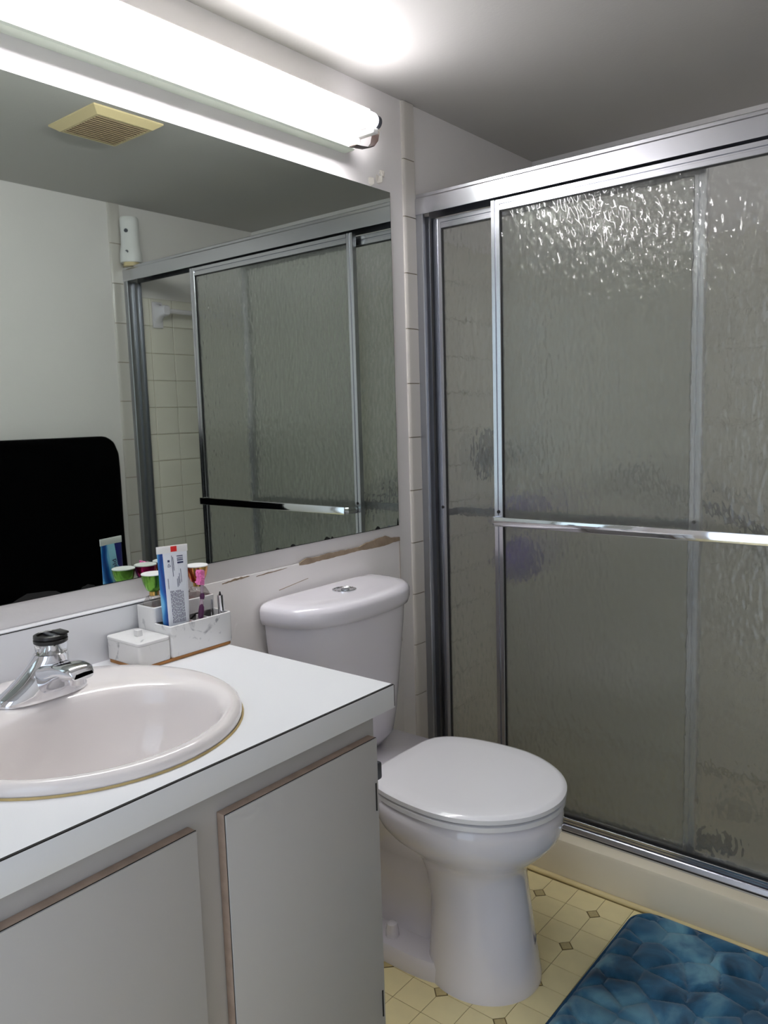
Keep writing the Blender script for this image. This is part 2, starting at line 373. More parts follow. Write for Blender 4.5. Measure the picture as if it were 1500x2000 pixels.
# wash basin
SK = anchor('wash_basin', (SX, SY, ZCT), 'white oval drop-in wash basin with off-white bowl and yellowed caulk', 'sink')
BX, BY = .345, -1.208
R = []
def ring(f, a, b, z): cx = SX+(BX-SX)*f; cy = SY+(BY-SY)*f; R.append(sup(cx, cy, a, b, z, 72, 2.0))
ring(0, .247, .232, ZCT+.0008); ring(0, .254, .239, ZCT+.002); ring(0, .255, .240, ZCT+.008); ring(.02, .252, .237, ZCT+.014); ring(.08, .244, .231, ZCT+.0175)
ring(.3, .226, .223, ZCT+.019); ring(.7, .190, .207, ZCT+.019); ring(.92, .168, .197, ZCT+.0175); ring(1, .158, .190, ZCT+.013); ring(1, .150, .184, ZCT+.004)
ring(1, .146, .180, ZCT-.02); ring(1, .138, .171, ZCT-.06); ring(1, .120, .150, ZCT-.105); ring(1, .088, .108, ZCT-.135); ring(1, .045, .05, ZCT-.147); ring(1, .022, .022, ZCT-.149)
obj('basin', loft(R, None, False, True), m_sink, SK, angle=60)
obj('drain', lathe([(.024, ZCT-.1485), (.024, ZCT-.1465), (.016, ZCT-.1455), (.004, ZCT-.147)], (BX, BY, 0), 'z', 24), m_chrome, SK)
obj('caulk_bead', loft([sup(SX, SY, .254, .239, ZCT+.0003, 72), sup(SX, SY, .2575, .2425, ZCT+.0003, 72), sup(SX, SY, .2555, .2405, ZCT+.003, 72)], None, False, False), m_caulk, SK)

# faucet
FX, FY, FZ = .155, -1.200, ZCT+.018
FA = anchor('faucet', (FX, FY, FZ), 'chrome single-lever basin faucet with black-rimmed clear knob', 'faucet')
S = [(0, .033, .074, 0, 0, 2.5), (.006, .034, .075, 0, 0, 2.5), (.013, .034, .070, 0, .001, 2.3), (.022, .034, .058, .001, .003, 2.2), (.032, .033, .047, .002, .006, 2.2), (.043, .031, .038, .003, .009, 2.2), (.054, .029, .031, .005, .012, 2.2), (.064, .027, .0275, .008, .014, 2.1), (.070, .0255, .0255, .010, .014, 2.0)]
obj('body', loft([sup(FX+dx, FY+dy, a, b, FZ+z, 44, e) for z, a, b, dx, dy, e in S]), m_chrome, FA, angle=60)
sec = []
for x, z, hw, hh in ((.0, .030, .028, .026), (.03, .033, .028, .025), (.055, .044, .027, .021), (.075, .053, .026, .016), (.095, .0575, .0245, .013), (.112, .0575, .022, .011), (.120, .055, .018, .008)):
    sec.append([(FX+x, FY+.006+hw*math.copysign(abs(math.cos(t))**.7, math.cos(t)), FZ+z+hh*math.copysign(abs(math.sin(t))**.7, math.sin(t))) for t in [2*PI*k/24 for k in range(24)]])
obj('spout', loft(sec), m_chrome, FA, angle=60)
obj('aerator', lathe([(.012, FZ+.037), (.0125, FZ+.039), (.0125, FZ+.050)], (FX+.100, FY+.006, 0), 'z', 20), m_chrome, FA)
KX, KY = FX+.012, FY+.015
kn = obj('knob', lathe([(.0235, FZ+.0702), (.0245, FZ+.072), (.0248, FZ+.084), (.0240, FZ+.0865)], (KX, KY, 0), 'z', 28), m_clear, FA)
obj('knob_core', lathe([(.013, FZ+.0704), (.009, FZ+.079), (.008, FZ+.0864)], (KX, KY, 0), 'z', 18), m_chrome, kn)
bm = lathe([(.0240, FZ+.0866), (.0262, FZ+.088), (.0265, FZ+.0925), (.0245, FZ+.094), (.0262, FZ+.0955), (.0258, FZ+.100), (.0225, FZ+.1015), (.0205, FZ+.100), (.0205, FZ+.0965), (.002, FZ+.0965)], (KX, KY, 0), 'z', 32)
obj('knob_rim', bm, m_dblack, kn)
obj('knob_insert', B(KX-.018, KX+.018, KY-.004, KY+.004, FZ+.0966, FZ+.1010, .0015), m_greymetal, kn)
obj('knob_tab', B(KX-.004, KX+.024, KY+.004, KY+.020, FZ+.1010, FZ+.1050, .0018), m_dblack, kn)

# paper holder on the cabinet side
PH = anchor('paper_holder', (.506, YC-.02, .602), 'small chrome paper holder arm on the vanity side by the toilet lid', 'paper holder')
yb = YC-.034
obj('mounting_plate', B(.485, .527, yb-.002, yb+.006, .602, .646, .002), m_chrome, PH)
obj('arm', B(.490, .522, yb+.006, yb+.048, .608, .640, .004), m_greymetal, PH)

# ================================================================ toilet
TY = -.398
TO = anchor('toilet', (.33, TY, 0), 'white two-piece toilet with closed lid and dual-flush button between vanity and shower', 'toilet')
def egg(z, xb, xf, hw, n=56, e=2.0, bw=.62, split=.45):
    xm = xb+(xf-xb)*split; out = []
    for k in range(n):
        t = 2*PI*k/n; c, s = math.cos(t), math.sin(t)
        if c >= 0: x = xm+(xf-xm)*c**(2/e); y = hw*math.copysign(abs(s)**(2/e), s)
        else: x = xm+(xm-xb)*c; y = hw*math.copysign(abs(s)**bw, s)
        out.append((x, TY+y, z))
    return out
Z = [(0, .37, .612, .122), (.012, .37, .612, .122), (.03, .37, .608, .120), (.10, .375, .598, .113), (.18, .375, .588, .106), (.235, .360, .582, .102), (.262, .345, .583, .104), (.278, .33, .592, .111), (.294, .312, .607, .125), (.312, .292, .626, .143), (.330, .272, .643, .161), (.348, .258, .655, .173), (.366, .25, .661, .180), (.390, .242, .663, .182), (.406, .24, .661, .181), (.414, .245, .652, .175)]
body = obj('bowl', loft([egg(*s) for s in Z]), m_china, TO, angle=70)
# rear: foot with bolt caps, trapway and the deck below the tank
obj('foot', loft([sup(.29, TY, .20, .124, 0, 40, 3.2), sup(.29, TY, .20, .124, .032, 40, 3.2), sup(.29, TY, .194, .118, .042, 40, 3.2)]), m_china, TO, angle=50)
tr = []
for z, cx, a, b in ((.03, .27, .18, .055), (.08, .27, .17, .036), (.14, .25, .17, .032), (.19, .25, .17, .040), (.23, .26, .175, .062), (.27, .27, .18, .090), (.33, .27, .19, .118), (.38, .25, .20, .15), (.405, .21, .19, .16)):
    tr.append(sup(cx, TY, a, b, z, 36, 2.5))
obj('trapway', loft(tr), m_china, TO, angle=70)
obj('deck', loft([sup(.19, TY, .165, .160, .39, 44, 5), sup(.19, TY, .172, .168, .397, 44, 5), sup(.19, TY, .172, .168, .414, 44, 5), sup(.19, TY, .166, .162, .419, 44, 5)]), m_china, TO, angle=50)
for s in (-1,):
    obj('bolt_cap', lathe([(.016, .041), (.015, .058), (.012, .072), (.006, .076)], (.285, TY+s*.085, 0), 'z', 20), m_china, TO)
obj('maker_mark', plate_x([(0, 0), (.012, .004), (.016, .013), (.010, .020), (.003, .012)], 0, .0005), mat('faded_blue_print', (96, 100, 128), .5), TO)
mk = [o for o in TO.children if o.name.startswith('maker_mark')][0]
for v in mk.data.vertices:   # lies on the pedestal front
    p = v.co+ORG[TO]; y_, z_, up = p.y+.024, p.z+.088, p.x
    v.co = Vector((.476+.123*math.sqrt(max(0, 1-(y_/.113)**2))+.0015+up, TY+y_, z_))-ORG[TO]
obj('seat', loft([egg(.4145, .285, .640, .158, bw=.42, split=.5), egg(.4172, .285, .640, .158, bw=.42, split=.5), egg(.4174, .262, .662, .181, bw=.42, split=.5), egg(.4185, .258, .666, .184, bw=.42, split=.5), egg(.4285, .258, .666, .184, bw=.42, split=.5), egg(.4300, .262, .662, .181, bw=.42, split=.5), egg(.4306, .275, .650, .166, bw=.42, split=.5)]), m_seat, TO, angle=50)
obj('seat_lid', loft([egg(.4307, .285, .640, .158, bw=.38, split=.5), egg(.4338, .285, .640, .158, bw=.38, split=.5), egg(.4340, .258, .663, .181, bw=.38, split=.5), egg(.4352, .254, .668, .185, bw=.38, split=.5), egg(.4445, .254, .668, .185, bw=.38, split=.5), egg(.4490, .259, .662, .180, bw=.38, split=.5), egg(.4505, .266, .654, .172, bw=.38, split=.5), egg(.4510, .30, .62, .14, bw=.38, split=.5)]), m_seat, TO, angle=40)
for s in (-1, 1): obj('hinge', tube([(.250, TY+s*.075-.02, .428), (.250, TY+s*.075+.02, .428)], .010, None, 12), m_seat, TO)
def tank(z, hw, d, xb=.016, n=60, e=2.7):
    out = []
    for k in range(n//2+1):
        t = PI*k/(n//2); c, s = math.cos(t), math.sin(t)
        out.append((xb+.03+(d-.03)*abs(s)**(2/e), TY+hw*math.copysign(abs(c)**(2/e), c), z))
    out += [(xb+.012, TY-hw, z), (xb+.003, TY-hw+.006, z), (xb, TY-hw+.02, z), (xb, TY+hw-.02, z), (xb+.003, TY+hw-.006, z), (xb+.012, TY+hw, z)]
    return out
obj('tank', loft([tank(.418, .130, .118), tank(.424, .150, .135), tank(.445, .163, .148), (tank(.50, .172, .156)), tank(.62, .186, .165), tank(.72, .198, .172), tank(.778, .203, .175)]), m_china, TO, angle=60)
obj('tank_lid', loft([tank(.774, .206, .178), tank(.776, .212, .184), tank(.79, .216, .188), tank(.808, .216, .188), tank(.817, .212, .184), tank(.822, .203, .176), tank(.8245, .185, .16), tank(.825, .14, .12)]), m_china, TO, angle=60)
fb = obj('flush_button', lathe([(.030, .8245), (.030, .8275), (.027, .8285), (.0255, .8265), (.002, .8265)], (.095, TY, 0), 'z', 32), m_chrome, TO)
obj('button_half', lathe([(.0105, .8265), (.0105, .8282), (.009, .8288)], (.098, TY, 0), 'z', 20), m_alu2, fb)
obj('lever_hole', lathe([(.0045, TY+.1995), (.0045, TY+.2025)], (.06, 0, .735), 'y', 14), m_dark, TO)

# ================================================================ shower enclosure
obj('shower_pan', None or (lambda: (lambda bm: bm)(loft([[(x, y, z) for y, z in [(.012, 0), (.012, .098), (.016, .108), (.026, .1135), (.15, .1135), (.162, .105), (.175, .06), (.36, .034), (.70, .055), (.7335, .07), (.7335, 0)]] for x in (.0025, W-.0025)])))(), m_curb, label='cream moulded shower base with raised front curb', cat='shower base', angle=35)
obj('caulk_strip', tube([(.01, .008, .004), (W-.01, .008, .004)], .0075, None, 10), mat('cream_caulk', (226, 208, 156), .5), label='cream caulk strip along the bottom of the shower curb', cat='caulk')
DR = anchor('shower_drain', (.755, .37, .034), 'round grey metal drain in the shower floor', 'drain')
obj('strainer', lathe([(.060, .034), (.060, .040), (.050, .043), (.004, .043)], (.755, .365, 0), 'z', 32), m_greymetal, DR)
for a in range(6): obj('slot', lathe([(.006, .0428), (.006, .0436)], (.755+.03*math.cos(a*PI/3), .365+.03*math.sin(a*PI/3), 0), 'z', 12), m_dark, DR)

FR = anchor('shower_door_frame', (W/2, .08, .1135), 'aluminium shower door frame with header rail, side jambs and bottom track', 'door frame')
hp = [(.047, 1.800), (.047, 1.842), (.050, 1.846), (.050, 1.8535), (.053, 1.856), (.058, 1.8535), (.112, 1.8535), (.116, 1.850), (.116, 1.800), (.113, 1.800), (.113, 1.835), (.083, 1.835), (.083, 1.815), (.080, 1.815), (.080, 1.835), (.050, 1.835), (.050, 1.800)]
obj('header_rail', loft([[(x, y, z) for y, z in hp] for x in (.0085, W-.0085)]), m_alu, FR, angle=20)
for s, x in ((1, .0085), (-1, W-.0085)):
    jp = [(0, .050), (.020, .050), (.022, .052), (.022, .060), (.010, .062), (.010, .082), (.022, .084), (.022, .092), (.010, .094), (.010, .110), (.022, .112), (.022, .115), (0, .115)]
    obj('side_jamb', loft([[(x+s*a, b, z) for a, b in jp] for z in (.142, 1.8)]), m_alu2, FR, angle=20)
bp_ = [(.047, .1138), (.047, .124), (.052, .133), (.056, .134), (.058, .128), (.076, .128), (.078, .142), (.082, .142), (.084, .130), (.108, .130), (.110, .142), (.115, .142), (.118, .1138)]
obj('bottom_track', loft([[(x, y, z) for y, z in bp_] for x in (.0085, W-.0085)]), m_alu, FR, angle=20)
obj('track_lip', B(.0085, W-.0085, .0455, .047, .119, .1215), m_dark, FR, smooth=False)
def door(name, x0, x1, yc, z0, z1, label, sw=.026):
    d = anchor(name, ((x0+x1)/2, yc, z0), label, 'shower door', 'sliding shower doors')
    def stile(a, b):   # two ribs with a groove between
        w = b-a
        pr = [(a, yc-.007), (a+.001, yc-.009), (a+w*.42, yc-.009), (a+w*.46, yc-.0055), (a+w*.58, yc-.0055), (a+w*.62, yc-.008), (b-.001, yc-.008), (b, yc-.006), (b, yc+.008), (a, yc+.008)]
        obj('stile', loft([[(p, q, z) for p, q in pr] for z in (z0, z1)]), m_alu, d, angle=20)
    stile(x0, x0+sw); stile(x1-sw, x1)
    def rail(a, b):
        h = b-a
        pr = [(a, yc-.006), (a+.001, yc-.008), (a+h*.38, yc-.008), (a+h*.42, yc-.0055), (a+h*.55, yc-.0055), (a+h*.6, yc-.009), (b-.001, yc-.009), (b, yc-.007), (b, yc+.008), (a, yc+.008)]
        obj('rail', loft([[(x, q, z) for z, q in pr] for x in (x0+sw, x1-sw)]), m_alu, d, angle=20)
    rail(z1-.028, z1); rail(z0, z0+.016)
    g = obj('glass_pane', B(x0+sw-.004, x1-sw+.004, yc-.0025, yc+.0025, z0+.012, z1-.024), m_oglass, d, smooth=False)
    for a, b, c, e in ((x0+sw, x0+sw+.0022, z0+.016, z1-.028), (x1-sw-.0022, x1-sw, z0+.016, z1-.028)): obj('gasket', B(a, b, yc-.0045, yc+.0045, c, e), m_gasket, d, smooth=False)
    obj('gasket', B(x0+sw, x1-sw, yc-.0045, yc+.0045, z1-.0302, z1-.028), m_gasket, d, smooth=False)
    obj('gasket', B(x0+sw, x1-sw, yc-.0048, yc+.0048, z0+.016, z0+.022), m_gasket, d, smooth=False)
    return d
OD = door('sliding_shower_door', .247, 1.036, .066, .136, 1.796, 'outer sliding shower door of obscure glass with front towel bar')
ID = door('sliding_shower_door', .040, .788, .096, .136, 1.790, 'inner sliding shower door of obscure glass behind the front one')
def bar(d, xa, xb, ys, yo, z, s, m_chrome=m_chrome):
    b = obj('towel_bar', B(xa+.012, xb-.012, yo-.004, yo+.004, z-.0125, z+.0125, .002), m_chrome, d)
    for x, t in ((xa, 1), (xb, -1)):
        bm = tube([(x, ys, z), (x, (ys+yo)/2, z), (x+t*.003, yo-s*.006, z), (x+t*.014, yo, z)], 0, None, 8, True, (.010, .0025, (0, 0, 1)))
        obj('bracket', bm, m_chrome, b)
    return b
bar(OD, .262, 1.0, .058, .012, .955, -1)
for x in (.26, 1.023): obj('screw', lathe([(.0045, .0560), (.0045, .0575)], (x, 0, .975), 'y', 12), m_dark, OD)
bar(ID, .062, .772, .104, .150, .958, 1, m_greymetal)
for x in (.054, .774): obj('screw', lathe([(.0042, .0860), (.0042, .0880)], (x, 0, .975), 'y', 12), m_dark, ID)

# things inside the shower
def puff(name, c, r, cord_to, label):
    d = anchor(name, c, label, 'loofah', 'purple mesh puffs in the shower')
    bm = bmesh.new(); bmesh.ops.create_icosphere(bm, subdivisions=5, radius=1.0)
    ph = rng.uniform(0, 6.28, 12); fr = rng.uniform(4, 10, (12, 3))
    for v in bm.verts:
        n = v.co.normalized(); f = sum(math.sin(float(np.dot(fr[i], n))*1.3+ph[i]) for i in range(12))/12
        v.co = Vector(c)+n*r*(.86+.45*f)
    obj('mesh_ball', bm, m_purple, d, angle=80)
    obj('cord', tube([(c[0], c[1], c[2]+r*.7), ((c[0]+cord_to[0])/2+.002, c[1]*.5+cord_to[1]*.5, (c[2]+cord_to[2])/2+r*.3), cord_to], .0018, None, 8), m_white, d)
    return d
puff('bath_puff', (.235, .225, .815), .072, (.235, .1545, .952), 'dark purple mesh puff hanging low behind the inner shower door')
# shower valve on the end wall
VA = anchor('shower_valve', (.006, .42, 1.10), 'chrome single-handle shower valve on the tiled end wall', 'shower valve')
obj('escutcheon', lathe([(.082, .006), (.082, .010), (.07, .016), (.03, .020)], (0, .42, 1.11), 'x', 36), m_greymetal, VA)
obj('handle', lathe([(.022, .018), (.024, .05), (.03, .075), (.028, .098), (.018, .104)], (0, .42, 1.11), 'x', 28), m_greymetal, VA)
obj('lever', tube([(.085, .42, 1.11), (.09, .39, 1.09), (.094, .35, 1.05)], [.012, .011, .009]), m_greymetal, VA)
puff('bath_puff', (.150, .43, .930), .068, (.088, .415, 1.087), 'purple mesh puff hanging from the shower valve handle')
GB = anchor('grab_bar', (.5, YB, .95), 'slanted grey metal grab bar on the far shower wall', 'grab bar')
ga, gb = Vector((.39, YB-.006, 1.03)), Vector((.86, YB-.006, .84))
for g in (ga, gb): obj('flange', lathe([(.045, 0), (.045, -.006), (.03, -.014), (.018, -.018)], g, 'y', 28), m_greymetal, GB)
o_ = Vector((0, -.05, 0)); dd = (gb-ga).normalized()*.03
obj('rail', tube([ga+Vector((0, -.012, 0)), ga+o_*.8, ga+o_+dd, gb+o_-dd, gb+o_*.8, gb+Vector((0, -.012, 0))], .017, None, 16), m_greymetal, GB)
# ceramic towel rod on the right-hand tiled wall
CB = anchor('ceramic_towel_rod', (W-.006, .4, 1.68), 'white ceramic towel rod on the tiled end wall of the shower', 'towel rod')
for y in (.195, .64):
    bm = B(W-.018, W-.006, y-.024, y+.024, 1.630, 1.735, .005); obj('wall_plate', bm, m_china, CB)
    bm = loft([[(x, y+a*math.copysign(abs(math.cos(t))**.6, math.cos(t)), 1.692+dz+b*math.copysign(abs(math.sin(t))**.6, math.sin(t))) for t in [2*PI*k/24 for k in range(24)]] for x, a, b, dz in ((W-.016, .021, .042, -.004), (W-.03, .019, .030, 0), (W-.045, .018, .022, .003), (W-.075, .018, .020, .004), (W-.08, .015, .017, .004))])
    obj('post', bm, m_china, CB)
obj('rod', tube([(W-.06, .20, 1.696), (W-.06, .635, 1.696)], .0095, None, 16), m_china, CB)

# air freshener on the header rail
AF = anchor('air_freshener', (1.402, .066, 1.8537), 'white waisted air freshener dispenser standing on the shower header rail', 'air freshener')
ca, sa = math.cos(-.9), math.sin(-.9)
def afring(z, a, b):
    return [(1.402+ca*x-sa*y, .066+sa*x+ca*y, z) for x, y, _ in sup(0, 0, a, b, 0, 40, 2.6)]
obj('body', loft([afring(1.868, .040, .040), afring(1.872, .042, .042), afring(1.90, .0415, .0415), afring(1.935, .036, .036), afring(1.965, .0345, .0345), afring(2.02, .0355, .0355), afring(2.034, .0355, .0355), afring(2.040, .031, .031)]), m_white, AF, angle=50)
obj('foot', loft([afring(1.8537, .031, .034), afring(1.868, .031, .034)]), m_beigep, AF)
for z, r in ((1.985, .0075), (1.905, .0065)):
    d_ = Vector((-.55, -.83, 0)).normalized(); c_ = Vector((1.402, .066, z))
    bm = tube([c_+d_*.025, c_+d_*(.0420 if z < 1.95 else .0372)], r, None, 20); obj('sensor_lens', bm, m_greymetal, AF)

# ================================================================ towel on the right-hand wall
TB = anchor('towel_rail', (W, -.5, 1.17), 'chrome towel rail on the right-hand wall under the black towel', 'towel rail')
obj('rod', tube([(W-.06, -1.0, 1.172), (W-.06, -.10, 1.172)], .008, None, 12), m_chrome, TB)
for y in (-.985, -.115): obj('post', tube([(W, y, 1.172), (W-.06, y, 1.172)], .010, None, 12), m_chrome, TB)
bm = bmesh.new(); ny, nz = 70, 90; grid = []
TYR, TYL = -.078, -.93
for i in range(nz):
    s = i/(nz-1); row = []
    for j in range(ny):
        t = j/(ny-1)
        # length along the profile: back drop, over the rail, front drop
        Lb, Lf = .42, .72; l = -Lb+(Lb+Lf)*s
        rr = .024; arc = PI*rr
        if l < -arc/2: x = W-.06+rr; z = 1.176+(l+arc/2)
        elif l > arc/2: x = W-.06-rr; z = 1.176-(l-arc/2)
        else: a = l/rr; x = W-.06-rr*math.sin(a); z = 1.176+rr*math.cos(a)
        y = TYR+(TYL-TYR)*t
        z_drop = abs(l)
        rc = .055; e = max(0, rc-t*(TYR-TYL))
        z -= (rc-math.sqrt(max(0, rc*rc-e*e)))*math.exp(-(z_drop/.09)**2)
        y += .012*(z_drop/.7)*(1-t)+(.004*math.sin(9*z_drop+1) if t < .05 else 0)
        x += -.006*math.sin(14*t+1.5*math.sin(3*z_drop))*min(1, z_drop/.25) if l > 0 else 0
        row.append(bm.verts.new((x, y, z)))
    grid.append(row)
for i in range(nz-1):
    for j in range(ny-1): bm.faces.new((grid[i][j], grid[i+1][j], grid[i+1][j+1], grid[i][j+1]))
bmesh.ops.solidify(bm, geom=bm.faces[:], thickness=.010)
obj('black_towel', bm, m_black, label='black terry towel hanging on the right-hand wall, seen in the mirror', cat='towel', angle=60)

# ================================================================ ceiling exhaust grille
EV = anchor('exhaust_grille', (.73, -.44, ZC-.02), 'yellowed beige exhaust fan grille on the ceiling', 'vent')
fx0, fx1, fy0, fy1 = .612, .850, -.552, -.332; zb = ZC-.018
def frame_ring(z, i): return [(fx0+i, fy0+i, z), (fx1-i, fy0+i, z), (fx1-i, fy1-i, z), (fx0+i, fy1-i, z)]
obj('frame', loft([frame_ring(ZC, 0), frame_ring(ZC-.004, 0), frame_ring(zb, .022), frame_ring(zb, .030), frame_ring(ZC-.006, .030)], None, False, False), m_beigep, EV, angle=20)
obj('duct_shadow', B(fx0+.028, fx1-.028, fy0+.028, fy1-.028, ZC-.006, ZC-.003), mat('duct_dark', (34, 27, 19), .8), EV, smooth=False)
bm = B(-.0022, .0022, -(fy1-fy0)/2+.029, (fy1-fy0)/2-.029, -.006, .0, .001, 1); sl = bpy.data.meshes.new('slat'); bm.to_mesh(sl); bm.free(); sl.materials.append(m_slat)
for k in range(13): inst(sl, 'slat', EV, (fx0+.038+k*(fx1-fx0-.076)/12, (fy0+fy1)/2, zb+.005))

# ================================================================ caddy on the counter and what stands in it
ox0, ox1, oyl, oyr = .027, .136, -1.004, -.786; om = -.934; xm = .085; zb = ZCT+.0062
CA = anchor('bathroom_caddy', (.08, -.9, ZCT), 'white marble-look stepped caddy with wooden base and lidded box', 'organizer')
def rrect(x0, x1, y0, y1, r, z, n=5):
    out = []
    for cx, cy, a0 in ((x1-r, y1-r, 0), (x0+r, y1-r, PI/2), (x0+r, y0+r, PI), (x1-r, y0+r, 1.5*PI)):
        for k in range(n): a = a0+PI/2*k/(n-1); out.append((cx+r*math.cos(a), cy+r*math.sin(a), z))
    return out
obj('wooden_base', loft([rrect(ox0, ox1, oyl, oyr, .012, ZCT+.0005), rrect(ox0, ox1, oyl, oyr, .012, ZCT+.006)]), m_wood, CA, angle=40)
def cup(name, x0, x1, y0, y1, z1, t=.0035, r=.008):
    obj(name, loft([rrect(x0+.001, x1-.001, y0+.001, y1-.001, r, zb), rrect(x0, x1, y0, y1, r, zb+.002), rrect(x0, x1, y0, y1, r, z1-.001), rrect(x0+.001, x1-.001, y0+.001, y1-.001, r, z1), rrect(x0+t, x1-t, y0+t, y1-t, max(.001, r-t), z1), rrect(x0+t, x1-t, y0+t, y1-t, max(.001, r-t), zb+.004)]), m_marble, CA, angle=40)
cup('lidded_box', ox0, ox1, oyl, om, .838)
cup('front_tray', xm-.0035, ox1, om, oyr, .860, r=.005)
cup('back_tray', ox0, xm, om, oyr, .890, r=.005)
for y in (om+.0640, om+.10): obj('divider', B(xm-.001, ox1-.0015, y-.0015, y+.0015, zb+.003, .857, .0006), m_marble, CA)
ld = obj('lid', loft([rrect(ox0-.001, ox1+.001, oyl-.001, om-.0005, .009, .8385), rrect(ox0-.001, ox1+.001, oyl-.001, om-.0005, .009, .8425), rrect(ox0, ox1, oyl, om-.001, .008, .8435)]), m_marble, CA, angle=40)
obj('lid_knob', B(.076, .088, -.975, -.963, .8436, .8556, .001), m_marble, ld)

# toothpaste tube, stands crimp up, printed side toward the mirror
tcx, tcy, tz0, tz1 = .110, -.9015, .802, 1.010
TP = anchor('toothpaste_tube', (tcx, tcy, tz0), 'blue and white toothpaste tube standing crimped end up in the caddy', 'toothpaste')
def tube_print():
    m = mat('toothpaste_print', (230, 233, 240), .3); nt = m.node_tree; b = nt.nodes['Principled BSDF']; L = nt.links.new
    tc = nt.nodes.new('ShaderNodeTexCoord'); sx = nt.nodes.new('ShaderNodeSeparateXYZ'); L(tc.outputs['Object'], sx.inputs[0])
    def mth(op, a, c):
        n = nt.nodes.new('ShaderNodeMath'); n.operation = op
        for i, v in enumerate((a, c)):
            if isinstance(v, (int, float)): n.inputs[i].default_value = v
            else: L(v, n.inputs[i])
        return n.outputs[0]
    def mix(f, a, c):
        n = nt.nodes.new('ShaderNodeMix'); n.data_type = 'RGBA'; L(f, n.inputs[0])
        for i, v in ((6, a), (7, c)):
            if isinstance(v, tuple): n.inputs[i].default_value = (*lin(v), 1)
            else: L(v, n.inputs[i])
        return n.outputs[2]
    X, Y, Zz = sx.outputs
    w = nt.nodes.new('ShaderNodeTexWave'); w.inputs['Scale'].default_value = 14; w.inputs['Distortion'].default_value = 3.5; w.inputs['Detail'].default_value = 1; w.bands_direction = 'Y'; L(tc.outputs['Object'], w.inputs['Vector'])
    r = nt.nodes.new('ShaderNodeValToRGB'); e = r.color_ramp.elements; e[0].color = (*lin((18, 60, 140)), 1); e[1].color = (*lin((120, 190, 228)), 1); el = e.new(.6); el.color = (*lin((28, 112, 184)), 1); L(w.outputs['Fac'], r.inputs[0])
    col = r.outputs[0]
    # navy upper corner and red lower corner on the printed side, pale panel behind the lettering
    pale = mth('MULTIPLY', mth('LESS_THAN', Y, .008), mth('GREATER_THAN', Y, -.012)); pale = mth('MULTIPLY', pale, mth('GREATER_THAN', Zz, .05)); col = mix(pale, col, (150, 206, 228))
    navy = mth('MULTIPLY', mth('GREATER_THAN', Y, .008), mth('GREATER_THAN', mth('ADD', Zz, mth('MULTIPLY', Y, 1.2)), .16)); col = mix(navy, col, (22, 28, 108))
    red = mth('MULTIPLY', mth('GREATER_THAN', mth('SUBTRACT', Y, mth('MULTIPLY', Zz, .4)), -.012), mth('LESS_THAN', Zz, .085)); red = mth('MULTIPLY', red, mth('GREATER_THAN', Y, .0)); col = mix(red, col, (206, 40, 40))
    back = mth('MULTIPLY', mth('GREATER_THAN', X, .0), mth('GREATER_THAN', Y, mth('ADD', -.0195, 0.0))); col = mix(back, col, (228, 231, 238))
    L(col, b.inputs['Base Color']); return m
m_tp = tube_print()
def tring(z, hw, hd, n=40): return [(tcx+hd*math.sin(2*PI*k/n), tcy+hw*math.copysign(abs(math.cos(2*PI*k/n))**.75, math.cos(2*PI*k/n)), z) for k in range(n)]
obj('body', loft([tring(.808, .0225, .016), tring(.815, .0245, .0185), tring(.85, .0255, .0170), tring(.90, .0275, .0125), tring(.95, .0290, .0075), tring(.985, .0298, .0030), tring(.9965, .0300, .0012)]), m_tp, TP, angle=60)
obj('crimp', B(tcx-.0011, tcx+.0011, tcy-.0310, tcy+.0310, .996, tz1, .0004), m_white, TP)
obj('cap', lathe([(.017, tz0), (.018, tz0+.003), (.018, tz0+.005)], (tcx, tcy, 0), 'z', 24), m_white, TP)
obj('red_mark', B(tcx+.0011, tcx+.0016, tcy-.003, tcy+.009, .998, 1.0085), mat('red_print', (214, 36, 34), .5), TP, smooth=False)
m_ink = mat('navy_ink', (52, 56, 92), .6)
def tx_at(z): return tcx+np.interp(z, [.815, .85, .90, .95, .985, .9965], [.0185, .0170, .0125, .0075, .0030, .0012])+.0004
def strip(bm, y, z0, z1, w):   # a printed mark lying on the back of the tube
    def f(y_, z): k = max(0., 1-(abs(y_-tcy)/.0275)**2.67)**.5; return (tcx+(tx_at(z)-tcx)*k+.0004, y_, z)
    q = [f(y-w/2, z0), f(y+w/2, z0), f(y+w/2, z1), f(y-w/2, z1)]; bm.faces.new([bm.verts.new(p) for p in q])
bm = bmesh.new()
for z, h in ((.988, .0016), (.9852, .0008), (.983, .001), (.980, .0018), (.977, .0008), (.9745, .0026)): strip(bm, tcy+.0135, z, z+h, .0125)
obj('barcode', bm, m_ink, TP, smooth=False)
bm = bmesh.new()
for k, y in enumerate(np.linspace(tcy-.011, tcy+.013, 10)):
    z = .862
    while z < .922:
        l = random.uniform(.003, .009); strip(bm, y, z, min(z+l, .924), .0011); z += l+.0012
for y, z0, z1 in ((tcy-.003, .951, .991), (tcy-.0005, .962, .988), (tcy+.004, .930, .946), (tcy+.0065, .932, .950), (tcy+.009, .936, .956), (tcy+.0125, .938, .964), (tcy-.014, .928, .948)): strip(bm, y, z0, z1, .0009)
obj('fine_print', bm, m_ink, TP, smooth=False)
bm = bmesh.new()   # recycling triangle and leaf mark
